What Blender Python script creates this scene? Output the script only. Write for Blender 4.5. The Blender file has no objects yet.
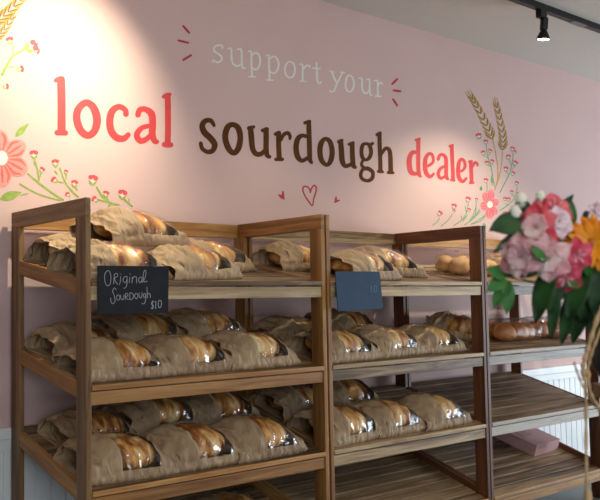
import bpy, bmesh, math, random
from mathutils import Vector, Matrix, noise
random.seed(7)
SC = bpy.context.scene
COL = SC.collection
R = math.radians

# ------------------------------------------------------------------ camera
F = 882.23
CP = Vector((-1.4485, -2.7333, 1.1646))
yaw, pit, rol = R(41.6092), R(3.4498), R(-1.096)
FW = Vector((math.sin(yaw)*math.cos(pit), math.cos(yaw)*math.cos(pit), math.sin(pit)))
_r = Vector((math.cos(yaw), -math.sin(yaw), 0)); _u = _r.cross(FW)
RT = _r*math.cos(rol) + _u*math.sin(rol)
UP = -_r*math.sin(rol) + _u*math.cos(rol)
cam = bpy.data.objects.new('camera', bpy.data.cameras.new('camera'))
COL.objects.link(cam)
M = Matrix((RT, UP, -FW)).transposed().to_4x4(); M.translation = CP
cam.matrix_world = M
cam.data.sensor_fit = 'HORIZONTAL'; cam.data.sensor_width = 36
cam.data.lens = F/600*36
cam.data.clip_start = 0.05
cam.data.dof.use_dof = True; cam.data.dof.focus_distance = 3.75
cam.data.dof.aperture_fstop = 8
SC.camera = cam

def ray(x, y): return FW + RT*((x-300)/F) - UP*((y-250)/F)
def on_y(x, y, Y):
    d = ray(x, y); return CP + d*((Y-CP.y)/d.y)
def at(x, y, dist):
    return CP + ray(x, y)*dist

# ------------------------------------------------------------------ dimensions
WY = 0.6354; ZC = 2.776; T = 0.0205; PW = 0.073; D = 0.605; H = 1.5414
SHELF = {1: (1.254, .18), 2: (.897, .21), 3: (.540, .29), 4: (.172, .33)}

# ------------------------------------------------------------------ materials
def lin(c):
    return tuple((v/12.92 if v <= .04045 else ((v+.055)/1.055)**2.4) for v in [q/255 for q in c]) + (1,)
def new_mat(name):
    m = bpy.data.materials.new(name); m.use_nodes = True
    nt = m.node_tree; return m, nt, nt.nodes, nt.links, nt.nodes['Principled BSDF']
def plain(name, rgb, rough=.6, bump=0, bscale=60, var=0, vscale=8, metallic=0, spec=.5):
    m, nt, N, L, b = new_mat(name)
    b.inputs['Base Color'].default_value = lin(rgb); b.inputs['Roughness'].default_value = rough
    b.inputs['Metallic'].default_value = metallic; b.inputs['Specular IOR Level'].default_value = spec
    tc = N.new('ShaderNodeTexCoord')
    if var:
        n = N.new('ShaderNodeTexNoise'); n.inputs['Scale'].default_value = vscale; n.inputs['Detail'].default_value = 5
        L.new(tc.outputs['Object'], n.inputs['Vector'])
        r = N.new('ShaderNodeValToRGB'); c = lin(rgb)
        r.color_ramp.elements[0].position = .3; r.color_ramp.elements[1].position = .7
        r.color_ramp.elements[0].color = tuple(v*(1-var) for v in c[:3])+(1,)
        r.color_ramp.elements[1].color = tuple(min(1, v*(1+var)) for v in c[:3])+(1,)
        L.new(n.outputs['Fac'], r.inputs['Fac']); L.new(r.outputs['Color'], b.inputs['Base Color'])
    if bump:
        n2 = N.new('ShaderNodeTexNoise'); n2.inputs['Scale'].default_value = bscale; n2.inputs['Detail'].default_value = 4
        L.new(tc.outputs['Object'], n2.inputs['Vector'])
        bp = N.new('ShaderNodeBump'); bp.inputs['Strength'].default_value = bump; bp.inputs['Distance'].default_value = .01
        L.new(n2.outputs['Fac'], bp.inputs['Height']); L.new(bp.outputs['Normal'], b.inputs['Normal'])
    return m

_wood = {}
TONES = {'dark': ((86, 58, 30), (124, 90, 53), (156, 120, 76)), 'gold': ((118, 78, 36), (156, 110, 58), (188, 144, 86)),
         'red': ((62, 32, 15), (98, 56, 30), (126, 78, 46)), 'pale': ((92, 66, 40), (164, 134, 94), (204, 180, 140)),
         'slat': ((66, 46, 30), (124, 97, 68), (172, 142, 106)), 'honey': ((120, 76, 36), (170, 118, 64), (196, 148, 90)),
         'grey': ((98, 86, 72), (150, 138, 122), (182, 172, 158))}
def wood(tone, axis):
    k = (tone, axis)
    if k in _wood: return _wood[k]
    m, nt, N, L, b = new_mat('wood_%s_%s' % k)
    tc = N.new('ShaderNodeTexCoord'); oi = N.new('ShaderNodeObjectInfo')
    sc = [26, 26, 26]; sc['xyz'.index(axis)] = 1.6
    mp = N.new('ShaderNodeMapping'); mp.inputs['Scale'].default_value = sc
    rv = N.new('ShaderNodeVectorMath'); rv.operation = 'SCALE'; rv.inputs[0].default_value = (37, 53, 71)
    L.new(oi.outputs['Random'], rv.inputs['Scale'])
    L.new(tc.outputs['Object'], mp.inputs['Vector']); L.new(rv.outputs[0], mp.inputs['Location'])
    n = N.new('ShaderNodeTexNoise'); n.inputs['Scale'].default_value = 1.3; n.inputs['Detail'].default_value = 7
    n.inputs['Roughness'].default_value = .62; n.inputs['Distortion'].default_value = .9
    L.new(mp.outputs[0], n.inputs['Vector'])
    n3 = N.new('ShaderNodeTexNoise'); n3.inputs['Scale'].default_value = .22; n3.inputs['Detail'].default_value = 3
    L.new(mp.outputs[0], n3.inputs['Vector'])
    mx = N.new('ShaderNodeMath'); mx.operation = 'MULTIPLY_ADD'; mx.inputs[1].default_value = .5
    L.new(n3.outputs['Fac'], mx.inputs[0])
    ms = N.new('ShaderNodeMath'); ms.operation = 'MULTIPLY'; ms.inputs[1].default_value = .55
    L.new(n.outputs['Fac'], ms.inputs[0]); L.new(ms.outputs[0], mx.inputs[2])
    r = N.new('ShaderNodeValToRGB'); e = r.color_ramp.elements
    a, c, d = TONES[tone]
    e[0].position = .42; e[0].color = lin(a); e[1].position = .64; e[1].color = lin(d)
    q = e.new(.52); q.color = lin(c)
    L.new(mx.outputs[0], r.inputs['Fac'])
    hs = N.new('ShaderNodeHueSaturation')
    mr = N.new('ShaderNodeMapRange'); mr.inputs['To Min'].default_value = .82; mr.inputs['To Max'].default_value = 1.15
    L.new(oi.outputs['Random'], mr.inputs['Value']); L.new(mr.outputs[0], hs.inputs['Value'])
    L.new(r.outputs['Color'], hs.inputs['Color']); L.new(hs.outputs['Color'], b.inputs['Base Color'])
    b.inputs['Roughness'].default_value = .52
    bp = N.new('ShaderNodeBump'); bp.inputs['Strength'].default_value = .25; bp.inputs['Distance'].default_value = .004
    L.new(n.outputs['Fac'], bp.inputs['Height']); L.new(bp.outputs['Normal'], b.inputs['Normal'])
    _wood[k] = m; return m

WALL = plain('pink_wall_paint', (209, 177, 171), .75, .05, 220, .02, 3)
CEIL = plain('ceiling_paint', (206, 200, 190), .85, .04, 120)
FLOOR = plain('grey_concrete', (112, 118, 116), .5, .06, 40, .15, 5)
WHITE = plain('white_trim_paint', (224, 226, 226), .45, .03, 90)
BLACKM = plain('black_track_metal', (22, 22, 23), .42, 0, metallic=.3)
BLACKP = plain('black_opaque_paper_inside', (30, 24, 20), .8)
RED = plain('red_wall_paint', (202, 58, 60), .6, .05, 160, .1, 25)
DRED = plain('dark_red_wall_paint', (176, 44, 52), .6)
BROWN = plain('brown_wall_paint', (88, 50, 8), .7, .05, 160, .16, 25, 0, .15)
PWHITE = plain('white_wall_lettering_paint', (224, 222, 212), .6)
P_GREEN = plain('leaf_green_wall_paint', (142, 164, 74), .7, 0, 1, .2, 60)
P_GREEN2 = plain('sage_green_wall_paint', (122, 158, 112), .7, 0, 1, .25, 60)
P_PINK = plain('coral_pink_wall_paint', (240, 134, 126), .7, 0, 1, .16, 70)
P_PINKL = plain('blush_wall_paint', (248, 196, 184), .7, 0, 1, .06, 70)
P_PINKM = plain('soft_coral_wall_paint', (228, 146, 136), .7, 0, 1, .1, 70)
P_CORALP = plain('coral_brush_wall_paint', (222, 104, 96), .7, 0, 1, .15, 70)
P_ROSE = plain('rose_wall_paint', (226, 100, 122), .7, 0, 1, .2, 60)
P_BERRY = plain('berry_wall_paint', (206, 74, 82), .7, 0, 1, .2, 80)
P_WHEAT = plain('wheat_gold_wall_paint', (188, 146, 62), .7, 0, 1, .25, 80)
P_WHEATD = plain('wheat_brown_wall_paint', (112, 80, 38), .7, 0, 1, .2, 80)
P_CREAM = plain('cream_wall_paint', (236, 240, 216), .7)
CHALKB = plain('black_chalkboard', (24, 27, 32), .6, .04, 120, .2, 20, 0, .25)
CHALKB_SHEEN = plain('chalkboard_painted_blue_sheen', (26, 58, 88), .45, .04, 120, .14, 20)  # black card, with the blue window reflection put into its base colour
CHALK = plain('white_chalk', (168, 168, 172), .9)
CHALKF = plain('smeared_grey_chalk', (92, 122, 142), .9)
CHALKT = plain('smeared_tan_chalk', (66, 82, 98), .9)
BOXM = plain('pink_cardboard', (206, 160, 160), .55, .03, 80)
BOXD = plain('mauve_cardboard_flap', (186, 140, 142), .55)
LAMPG = plain('lamp_reflector', (220, 215, 200), .3)

def kraft():
    m, nt, N, L, b = new_mat('crumpled_kraft_paper')
    tc = N.new('ShaderNodeTexCoord'); oi = N.new('ShaderNodeObjectInfo')
    ad = N.new('ShaderNodeVectorMath'); ad.operation = 'ADD'
    sc = N.new('ShaderNodeVectorMath'); sc.operation = 'SCALE'; sc.inputs[0].default_value = (9, 13, 17)
    L.new(oi.outputs['Random'], sc.inputs['Scale']); L.new(tc.outputs['Object'], ad.inputs[0]); L.new(sc.outputs[0], ad.inputs[1])
    n = N.new('ShaderNodeTexNoise'); n.inputs['Scale'].default_value = 5; n.inputs['Detail'].default_value = 14
    L.new(ad.outputs[0], n.inputs['Vector'])
    r = N.new('ShaderNodeValToRGB'); e = r.color_ramp.elements
    e[0].position = .3; e[0].color = lin((152, 124, 94)); e[1].position = .7; e[1].color = lin((190, 162, 126))
    L.new(n.outputs['Fac'], r.inputs['Fac'])
    mp = N.new('ShaderNodeMapping'); mp.inputs['Scale'].default_value = (30, 9, 14); mp.inputs['Rotation'].default_value = (0, 0, .35)
    L.new(ad.outputs[0], mp.inputs['Vector'])
    v = N.new('ShaderNodeTexVoronoi'); v.feature = 'DISTANCE_TO_EDGE'; v.inputs['Scale'].default_value = 1.0
    nn = N.new('ShaderNodeTexNoise'); nn.inputs['Scale'].default_value = .7; nn.inputs['Detail'].default_value = 3
    L.new(mp.outputs[0], nn.inputs['Vector'])
    mixv = N.new('ShaderNodeVectorMath'); mixv.operation = 'ADD'
    L.new(mp.outputs[0], mixv.inputs[0]); L.new(nn.outputs['Color'], mixv.inputs[1]); L.new(mixv.outputs[0], v.inputs['Vector'])
    bp = N.new('ShaderNodeBump'); bp.inputs['Strength'].default_value = .9; bp.inputs['Distance'].default_value = .014
    L.new(v.outputs['Distance'], bp.inputs['Height'])
    L.new(bp.outputs['Normal'], b.inputs['Normal']); L.new(r.outputs['Color'], b.inputs['Base Color'])
    b.inputs['Roughness'].default_value = .62
    return m
KRAFT = kraft()
def crust():
    m, nt, N, L, b = new_mat('sourdough_crust')
    tc = N.new('ShaderNodeTexCoord'); oi = N.new('ShaderNodeObjectInfo')
    ad = N.new('ShaderNodeVectorMath'); ad.operation = 'ADD'
    sc = N.new('ShaderNodeVectorMath'); sc.operation = 'SCALE'; sc.inputs[0].default_value = (19, 23, 7)
    L.new(oi.outputs['Random'], sc.inputs['Scale']); L.new(tc.outputs['Object'], ad.inputs[0]); L.new(sc.outputs[0], ad.inputs[1])
    mp = N.new('ShaderNodeMapping'); mp.inputs['Scale'].default_value = (22, 7, 9); mp.inputs['Rotation'].default_value = (0, 0, .5)
    L.new(ad.outputs[0], mp.inputs['Vector'])
    n = N.new('ShaderNodeTexNoise'); n.inputs['Scale'].default_value = 1; n.inputs['Detail'].default_value = 6; n.inputs['Distortion'].default_value = .7
    L.new(mp.outputs[0], n.inputs['Vector'])
    r = N.new('ShaderNodeValToRGB'); e = r.color_ramp.elements
    e[0].position = .38; e[0].color = lin((132, 72, 30)); e[1].position = .66; e[1].color = lin((242, 216, 166))
    q = e.new(.47); q.color = lin((196, 132, 62)); q = e.new(.55); q.color = lin((226, 174, 100))
    L.new(n.outputs['Fac'], r.inputs['Fac'])
    # darker baked colour of the opened score, carried by an attribute of the crust itself
    at_ = N.new('ShaderNodeAttribute'); at_.attribute_name = 'score'
    mx = N.new('ShaderNodeMix'); mx.data_type = 'RGBA'; mx.inputs['B'].default_value = lin((152, 82, 34))
    L.new(at_.outputs['Fac'], mx.inputs['Factor']); L.new(r.outputs['Color'], mx.inputs['A'])
    L.new(mx.outputs['Result'], b.inputs['Base Color'])
    n2 = N.new('ShaderNodeTexNoise'); n2.inputs['Scale'].default_value = 120; n2.inputs['Detail'].default_value = 4
    L.new(ad.outputs[0], n2.inputs['Vector'])
    bp = N.new('ShaderNodeBump'); bp.inputs['Strength'].default_value = .4; bp.inputs['Distance'].default_value = .005
    L.new(n2.outputs['Fac'], bp.inputs['Height']); L.new(bp.outputs['Normal'], b.inputs['Normal'])
    b.inputs['Roughness'].default_value = .6
    return m
CRUST = crust()
def film(name, tint=(1, 1, 1, 1), gloss=.1, strength=.6, scale=45, fk=.16):
    m, nt, N, L, b = new_mat(name); N.remove(b)
    out = N['Material Output']; tr = N.new('ShaderNodeBsdfTransparent'); tr.inputs['Color'].default_value = tint
    gl = N.new('ShaderNodeBsdfGlossy'); gl.inputs['Roughness'].default_value = .09; gl.inputs['Color'].default_value = (1, 1, 1, 1)
    tc = N.new('ShaderNodeTexCoord'); n = N.new('ShaderNodeTexNoise'); n.inputs['Scale'].default_value = scale; n.inputs['Detail'].default_value = 2
    n.inputs['Distortion'].default_value = 1.2
    L.new(tc.outputs['Object'], n.inputs['Vector'])
    bp = N.new('ShaderNodeBump'); bp.inputs['Strength'].default_value = strength; bp.inputs['Distance'].default_value = .008
    L.new(n.outputs['Fac'], bp.inputs['Height']); L.new(bp.outputs['Normal'], gl.inputs['Normal'])
    fr = N.new('ShaderNodeFresnel'); fr.inputs['IOR'].default_value = 1.4; L.new(bp.outputs['Normal'], fr.inputs['Normal'])
    ma = N.new('ShaderNodeMath'); ma.operation = 'MULTIPLY_ADD'; ma.inputs[1].default_value = fk; ma.inputs[2].default_value = gloss*.05
    L.new(fr.outputs[0], ma.inputs[0])
    mx = N.new('ShaderNodeMixShader'); L.new(ma.outputs[0], mx.inputs[0]); L.new(tr.outputs[0], mx.inputs[1]); L.new(gl.outputs[0], mx.inputs[2])
    L.new(mx.outputs[0], out.inputs['Surface'])
    return m
FILM = film('clear_window_film')
PLASTIC = film('clear_plastic_bag', (.96, .96, .97, 1), .4, 1.0, 60, .5)

# ------------------------------------------------------------------ object helpers
def tag(o, label=None, cat=None, group=None, kind=None):
    if label: o['label'] = label
    if cat: o['category'] = cat
    if group: o['group'] = group
    if kind: o['kind'] = kind
    return o
def empty(name, loc, label, cat, group=None, rz=0):
    o = bpy.data.objects.new(name, None); COL.objects.link(o); o.location = loc; o.rotation_euler = (0, 0, rz)
    o.empty_display_size = .05
    return tag(o, label, cat, group)
def mk(name, vs, fs, mat, parent=None, smooth=False, loc=None):
    me = bpy.data.meshes.new(name); me.from_pydata([tuple(v) for v in vs], [], fs); me.update()
    for m in (mat if isinstance(mat, (list, tuple)) else [mat]): me.materials.append(m)
    if smooth: me.polygons.foreach_set('use_smooth', [True]*len(me.polygons))
    o = bpy.data.objects.new(name, me); COL.objects.link(o)
    if loc is not None: o.location = loc
    if parent: o.parent = parent
    return o
def board(name, lo, hi, mat, parent=None, bev=.0025, rx=0, origin=None):
    """box between two corners (parent coordinates), origin at its centre, edges eased"""
    lo, hi = Vector(lo), Vector(hi); c = (lo+hi)/2; h = (hi-lo)/2
    bm = bmesh.new(); bmesh.ops.create_cube(bm, size=2)
    for v in bm.verts: v.co = Vector((v.co.x*h.x, v.co.y*h.y, v.co.z*h.z))
    if bev: bmesh.ops.bevel(bm, geom=bm.edges[:], offset=bev, segments=2, affect='EDGES', profile=.6)
    me = bpy.data.meshes.new(name); bm.to_mesh(me); bm.free(); me.materials.append(mat)
    o = bpy.data.objects.new(name, me); COL.objects.link(o); o.location = c; o.rotation_euler = (rx, 0, 0)
    if parent: o.parent = parent
    return o
def under(par, o):
    """hang a part below another part of the same thing, where it stands"""
    o.parent = par; o.location = o.location-par.location; return o
def tube(pts, rad, seg=8, cap=True, vs=None, fs=None):
    """tube along pts; rad number or list. returns verts, faces"""
    vs = [] if vs is None else vs; fs = [] if fs is None else fs
    n = len(pts); rad = rad if isinstance(rad, (list, tuple)) else [rad]*n
    pts = [Vector(p) for p in pts]; b0 = len(vs); ref = None
    for i, p in enumerate(pts):
        t = (pts[min(i+1, n-1)]-pts[max(i-1, 0)]).normalized()
        if ref is None: ref = t.orthogonal().normalized()
        ref = (ref - t*ref.dot(t)).normalized(); bi = t.cross(ref)
        for k in range(seg):
            a = 2*math.pi*k/seg; vs.append(p+(ref*math.cos(a)+bi*math.sin(a))*rad[i])
    for i in range(n-1):
        for k in range(seg):
            k2 = (k+1) % seg
            fs.append((b0+i*seg+k, b0+i*seg+k2, b0+(i+1)*seg+k2, b0+(i+1)*seg+k))
    if cap:
        fs.append(tuple(b0+k for k in range(seg))[::-1]); fs.append(tuple(b0+(n-1)*seg+k for k in range(seg)))
    return vs, fs
def lathe(prof, seg=24, vs=None, fs=None, c=(0, 0, 0)):
    vs = [] if vs is None else vs; fs = [] if fs is None else fs; b0 = len(vs); c = Vector(c)
    for r, z in prof:
        for k in range(seg):
            a = 2*math.pi*k/seg; vs.append(c+Vector((r*math.cos(a), r*math.sin(a), z)))
    for i in range(len(prof)-1):
        for k in range(seg):
            k2 = (k+1) % seg
            fs.append((b0+i*seg+k, b0+i*seg+k2, b0+(i+1)*seg+k2, b0+(i+1)*seg+k))
    return vs, fs
def smooth_path(pts, closed=False, n=7):
    """Catmull-Rom through tuples of any length"""
    out = []; m = len(pts)
    if m < 3 and not closed:
        return [tuple(a+(b-a)*t/n for a, b in zip(pts[0], pts[1])) for t in range(n+1)] if m == 2 else list(pts)
    rng = range(m) if closed else range(m-1)
    for i in rng:
        g = (lambda j: pts[j % m]) if closed else (lambda j: pts[max(0, min(m-1, j))])
        p0, p1, p2, p3 = g(i-1), g(i), g(i+1), g(i+2)
        for s in range(n):
            t = s/n
            out.append(tuple(.5*(2*b+(c-a)*t+(2*a-5*b+4*c-d)*t*t+(3*b-a-3*c+d)*t**3) for a, b, c, d in zip(p0, p1, p2, p3)))
    if not closed: out.append(tuple(pts[-1]))
    return out

# ------------------------------------------------------------------ painting on a flat surface
class Paint:
    """brush strokes given in photograph coordinates, laid on a plane of the place"""
    def __init__(s, plane): s.vs, s.fs, s.plane = [], [], plane; s.k = 0
    def _add(s, poly2, quad_faces):
        b = len(s.vs); s.k += 1
        s.vs += [s.plane(x, y, s.k*1.2e-5) for x, y in poly2]
        s.fs += [tuple(b+i for i in f) for f in quad_faces]
    def stroke(s, ox, oy, sc, pts, closed=False, n=6):
        pts = [(ox+x/sc, oy+y/sc, w/sc) for x, y, w in pts]
        P = smooth_path(pts, closed, n); m = len(P); L = []; Rr = []
        for i, (x, y, w) in enumerate(P):
            a = P[(i-1) % m] if closed else P[max(i-1, 0)]; b = P[(i+1) % m] if closed else P[min(i+1, m-1)]
            dx, dy = b[0]-a[0], b[1]-a[1]; l = math.hypot(dx, dy) or 1; nx, ny = -dy/l, dx/l
            L.append((x+nx*w/2, y+ny*w/2)); Rr.append((x-nx*w/2, y-ny*w/2))
        f = [(i, (i+1) % m, m+(i+1) % m, m+i) for i in range(m if closed else m-1)]
        s._add(L+Rr, f)
        if not closed:
            for x, y, w in (P[0], P[-1]): s.disc(x, y, w/2)
        return s
    def disc(s, x, y, r, ry=None, rot=0, k=12):
        ry = ry or r; c, sn = math.cos(rot), math.sin(rot)
        pts = []
        for i in range(k):
            a = 2*math.pi*i/k; u, v = r*math.cos(a), ry*math.sin(a); pts.append((x+u*c-v*sn, y+u*sn+v*c))
        s._add(pts, [tuple(range(k))])
    def blade(s, x0, y0, x1, y1, w, bend=0):
        """pointed leaf / petal shape"""
        dx, dy = x1-x0, y1-y0; l = math.hypot(dx, dy) or 1; nx, ny = -dy/l, dx/l
        up, dn = [], []
        for i in range(9):
            t = i/8; h = w/2*max(0, math.sin(math.pi*t**.8)); b = bend*math.sin(math.pi*t)
            cx, cy = x0+dx*t+nx*b, y0+dy*t+ny*b
            up.append((cx+nx*h, cy+ny*h)); dn.append((cx-nx*h, cy-ny*h))
        s._add(up+dn, [(i, i+1, 10+i, 9+i) for i in range(8)])
    def build(s, name, mat, parent, kind=None):
        c = sum(s.vs, Vector())/len(s.vs)
        base = parent.location if parent else Vector()
        o = mk(name, [v-c for v in s.vs], s.fs, mat, parent, loc=c-base)
        # make every face look towards the room
        bm = bmesh.new(); bm.from_mesh(o.data)
        for f in bm.faces:
            if f.normal.y > 0: f.normal_flip()
        bm.to_mesh(o.data); bm.free()
        return o
def wall_plane(off):
    return lambda x, y, e=0: on_y(x, y, WY-off-e)
W0 = wall_plane(.0008)

# ------------------------------------------------------------------ setting
def structure(name, lo, hi, mat, bev=0): return tag(board(name, lo, hi, mat, None, bev), kind='structure')
structure('wall_back', (-3, WY, 0), (9, WY+.12, ZC+.15), WALL)
structure('ceiling', (-3, -5, ZC), (9, WY, ZC+.12), CEIL)
structure('floor', (-3, -5, -.1), (9, WY, 0), FLOOR)
structure('trim_1', (-3, WY-.026, .658), (9, WY, .704), WHITE, .004)
structure('trim_2', (-3, WY-.016, .615), (9, WY, .658), WHITE, .003)
structure('baseboard_back', (-3, WY-.02, 0), (9, WY, .1), WHITE, .004)
vs, fs = [], []
x = -3.0; i = 0; prof = [(0, .008), (.003, .002), (.006, .002), (.009, .008), (.065, .008)]
xs = []
while x < 9:
    for dx, dd in prof[:4]: xs.append((x+dx, dd))
    x += .066
for X, dd in xs: vs += [Vector((X, WY-dd, .1)), Vector((X, WY-dd, .62))]
for k in range(len(xs)-1): fs.append((2*k, 2*k+2, 2*k+3, 2*k+1))
tag(mk('trim_3', vs, fs, WHITE), kind='structure')

# ------------------------------------------------------------------ bread racks
def rack(x0, x1, label, tones, loc_y=0):
    """x0: outer left face of left frame; x1: left face of right frame"""
    r = empty('bread_rack', (x0, 0, 0), label, 'bread rack', 'wooden bread racks along the pink wall')
    w = x1-x0; tl, tr = tones
    for X, tone in ((0, tl), (w, tr)):
        for y0, y1 in ((0, PW), (D-PW, D)):
            board('post', (X, y0, 0), (X+T, y1, H-.062 if True else H), wood(tone, 'z'), r)
        board('top_rail', (X, 0, H-.062), (X+T, D, H), wood(tone, 'y'), r)
        for s, (zf, k) in SHELF.items():
            a = math.atan(k); up = .03 if s == 4 else 0
            y0, y1 = PW-.004, D-PW+.004; zc = zf+k*(D/2); ln = (y1-y0)/math.cos(a)
            board('side_rail', (X+.001, D/2-ln/2, zc-.056*1.0+up), (X+T-.001, D/2+ln/2, zc+up), wood('gold' if tone in ('dark', 'honey') else tone, 'y'), r, .002, rx=a)
    board('back_rail', (T, D-.03, H-.065), (w, D-.008, H-.002), wood('gold' if tl == 'dark' else 'pale' if tl == 'honey' else 'gold', 'x'), r)
    for s, (zf, k) in SHELF.items():
        a = math.atan(k); e = Vector((0, math.cos(a), math.sin(a))); nn = Vector((0, -math.sin(a), math.cos(a)))
        # shelf of slats
        sv, sf = [], []; pitch = .0735; n = 8; ln = (D-.01)/math.cos(a); pitch = ln/n; sw = pitch-.011
        for i in range(n):
            p0 = i*pitch; th = .015
            jz = random.uniform(-.0012, .0012)
            c = [Vector((X, 0, zf)) + e*q + nn*(t+jz) for X in (T+.001, w-.001) for q in (p0, p0+sw) for t in (-th, 0)]
            b = len(sv); sv += c
            sf += [tuple(b+j for j in q) for q in ((0, 1, 3, 2), (4, 6, 7, 5), (0, 4, 5, 1), (2, 3, 7, 6), (1, 5, 7, 3), (0, 2, 6, 4))]
        o = mk('shelf', [v-Vector((w/2, 0, zf)) for v in sv], sf, wood('slat', 'x'), r, loc=Vector((w/2, 0, zf)))
        bm = bmesh.new(); bm.from_mesh(o.data); bmesh.ops.bevel(bm, geom=bm.edges[:], offset=.002, segments=1, affect='EDGES'); bm.to_mesh(o.data); bm.free()
        tone = 'pale' if s < 4 else 'gold'
        if tl == 'red': tone = 'grey' if s < 4 else 'gold'
        if tl == 'dark' and s > 1: tone = 'honey'
        board('front_rail', (T+.0005, .004, zf-.066), (w-.0005, .022, zf-.021), wood(tone, 'x'), r, .002)
        under(o, board('front_slat', (T+.0005, -.003, zf-.017), (w-.0005, .012, zf+.0015), wood(tone, 'x'), r, .003))
        board('back_cleat', (T, D-.03, zf+k*D-.06), (w, D-.012, zf+k*D-.022), wood('dark', 'x'), r)
    return r
R1 = rack(0, 1.1, 'wooden bread rack with dark left frame holding the black chalk price card', ('dark', 'gold'))
R2 = rack(1.1306, 2.204, 'wooden bread rack carrying the blue-sheen price card, red-brown right frame', ('honey', 'red'))
R3 = rack(2.232, 3.290, 'wooden bread rack half empty behind the flowers, with the pink box', ('red', 'red'))

# ------------------------------------------------------------------ bagged sourdough
BL, BD = .31, .25
def nz(p, s=1.0, o=0): return noise.noise(Vector((p[0]*s+o, p[1]*s+o*1.7, p[2]*s-o)))
def bag_data(seed, mouth=.05):
    rnd = random.Random(seed); off = rnd.uniform(0, 50)
    NX, NM = 46, 9; nb, nh, na, nk = 6, 3, 32, 3
    hm = .128+rnd.uniform(-.008, .008); hl = .098+rnd.uniform(-.012, .012); droop = rnd.uniform(-.01, .02); pinch = rnd.uniform(.0, .25)
    def prof(s):   # height along the bag
        keys = [(-.3, hl*rnd_m), (-.1, hl*.86), (0, hl), (.2, hm*.97), (.45, hm), (.7, hm*.86), (.88, hm*.55), (1, .028)]
        for (a, x), (b, y) in zip(keys, keys[1:]):
            if s <= b:
                t = (s-a)/(b-a); t = t*t*(3-2*t); return x+(y-x)*t
        return keys[-1][1]
    rnd_m = rnd.uniform(.75, 1.1)
    S = [-(mouth/BL)*(1-i/NM) for i in range(NM)] + [i/(NX-1) for i in range(NX)]
    wx = (.22+rnd.uniform(-.02, .04), .76+rnd.uniform(-.03, .03))
    V = []; ring = 0
    for si, s in enumerate(S):
        h = prof(s); hb = BD/2*(1 - (.07*max(0, s-.8)/.2) - (.12*max(0, -s)/.3)); hem = min(.034, h*.55)
        sec = []
        for j in range(nb): t = j/nb; sec.append((hb-2*hb*t, 0, 0))
        for j in range(nh): t = j/(nh-.6); sec.append((-hb-.002-.005*t, hem*t*.9, -.35))
        for j in range(na):
            t = math.pi*j/na; q = .97
            y = -hb*math.copysign(abs(math.cos(t))**q, math.cos(t)); z = math.sin(t)**.9; lt = t/math.pi
            if s < .02: z = z*(1-pinch*min(1, -s*6+.1)*abs(math.sin(2*t))*.6)
            ze = hem*(1-j/na)+min(.02, h*.3)*(j/na)
            sec.append((y, ze+(h-ze)*z, math.sin(t)+1e-6, lt))
        for j in range(nk): t = j/nk; sec.append((hb, min(.02, h*.3)*(1-t), 0))
        ring = len(sec)
        for j, (y, z, a, *lt) in enumerate(sec):
            lean = max(a, 0)*(-.012 if s > 0 else -.012)
            x = -BL/2+s*BL+.014*max(a, 0)*math.sin(s*3.1)+ .03*(-s if s < 0 else 0)*0
            x -= .18*(y+hb)*(1 if s > 0 else max(.45, 1+s*3))
            p = Vector((x, y, z))
            if z > .002:
                if a < 0: y += .0012*math.sin(s*70+off)*(1+nz((s*9, 0, 0), 1, off)); p.y = y
                f = abs(nz((x*34+y*14, y*8, z*8), 1, off)); g = nz(p, 26, off+3); g2 = abs(nz((x*70-y*25, y*20, z*22), 1, off+8))
                am = 1 if a > 0 else .08
                if s < .06: am *= 1.25
                c1 = min(1, abs(nz((x*13+y*9, y*4+x*4, z*5), 1, off+21))*7); c2 = min(1, abs(nz((x*11-y*10, y*5, z*6), 1, off+33))*7)
                k = am*((.22-f)*.016 + g*.005 + (.2-g2)*.006 - (1-c1)*.0045 - (1-c2)*.0035)
                d = Vector((0, y*.8, .06+z*.3)).normalized()
                p += d*k
                if s < 0: p.x += nz((y*30, z*30, off), 1, off)*.02; p.z = max(.001, p.z - droop*(-s)*3)
                if s > .93 and z > 0: p.x += nz((y*18, z*18, off), 1, off)*.006
            p.z = max(p.z, 0)
            V.append(p)
    paper, win = [], []
    ns = len(S)
    for i in range(ns-1):
        sm = (S[i]+S[i+1])/2
        for j in range(ring):
            j2 = (j+1) % ring
            f = (i*ring+j, i*ring+j2, (i+1)*ring+j2, (i+1)*ring+j)
            aj = j-nb-nh
            inw = 1 <= aj < int(na*.72) and wx[0] < sm < wx[1]
            (win if inw else paper).append(f)
    # flat folded end
    e0 = (ns-1)*ring; half = [(e0+j, e0+j+1) for j in range(ring-1)]
    paper.append(tuple(e0+j for j in range(ring)))
    used = sorted({i for f in win for i in f}); mp = {v: k for k, v in enumerate(used)}
    wv = [V[i]+Vector((0, 0, -.001)) for i in used]; wf = [tuple(mp[i] for i in f) for f in win]
    # loaf
    lv, lf, sc_ = [], [], []; nu, nv = 40, 26; tilt = rnd.uniform(.15, .55)*(1 if rnd.random() < .75 else -1); rx = .128
    for i in range(nv+1):
        ph = math.pi*i/nv
        for j in range(nu):
            th = 2*math.pi*j/nu
            cx = -math.cos(ph); rr = max(0, math.sin(ph))**.82
            x = rx*cx; y = .106*rr*math.copysign(abs(math.cos(th))**.9, math.cos(th)); z = .058*rr*math.copysign(abs(math.sin(th))**.85, math.sin(th))
            z = z*1.02 if z > 0 else z*.85
            dd = (y - (-.012) - tilt*x*.9 - .012*math.sin(x*30+off))
            sc = 0
            if z > 0:
                ear = math.exp(-(dd/.009)**2); gro = math.exp(-((dd-.022)/.014)**2)
                fade = max(0, 1-abs(x/rx)**4)
                z += fade*(ear*.008-gro*.006); sc = fade*min(1, gro*.9+ear*.55)
            p = Vector((x-.016-.18*(y+.11), y+.004, z+.052)); p += Vector((0, 0, 1))*nz(p, 22, off+9)*.004
            lv.append(p); sc_.append(sc)
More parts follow.
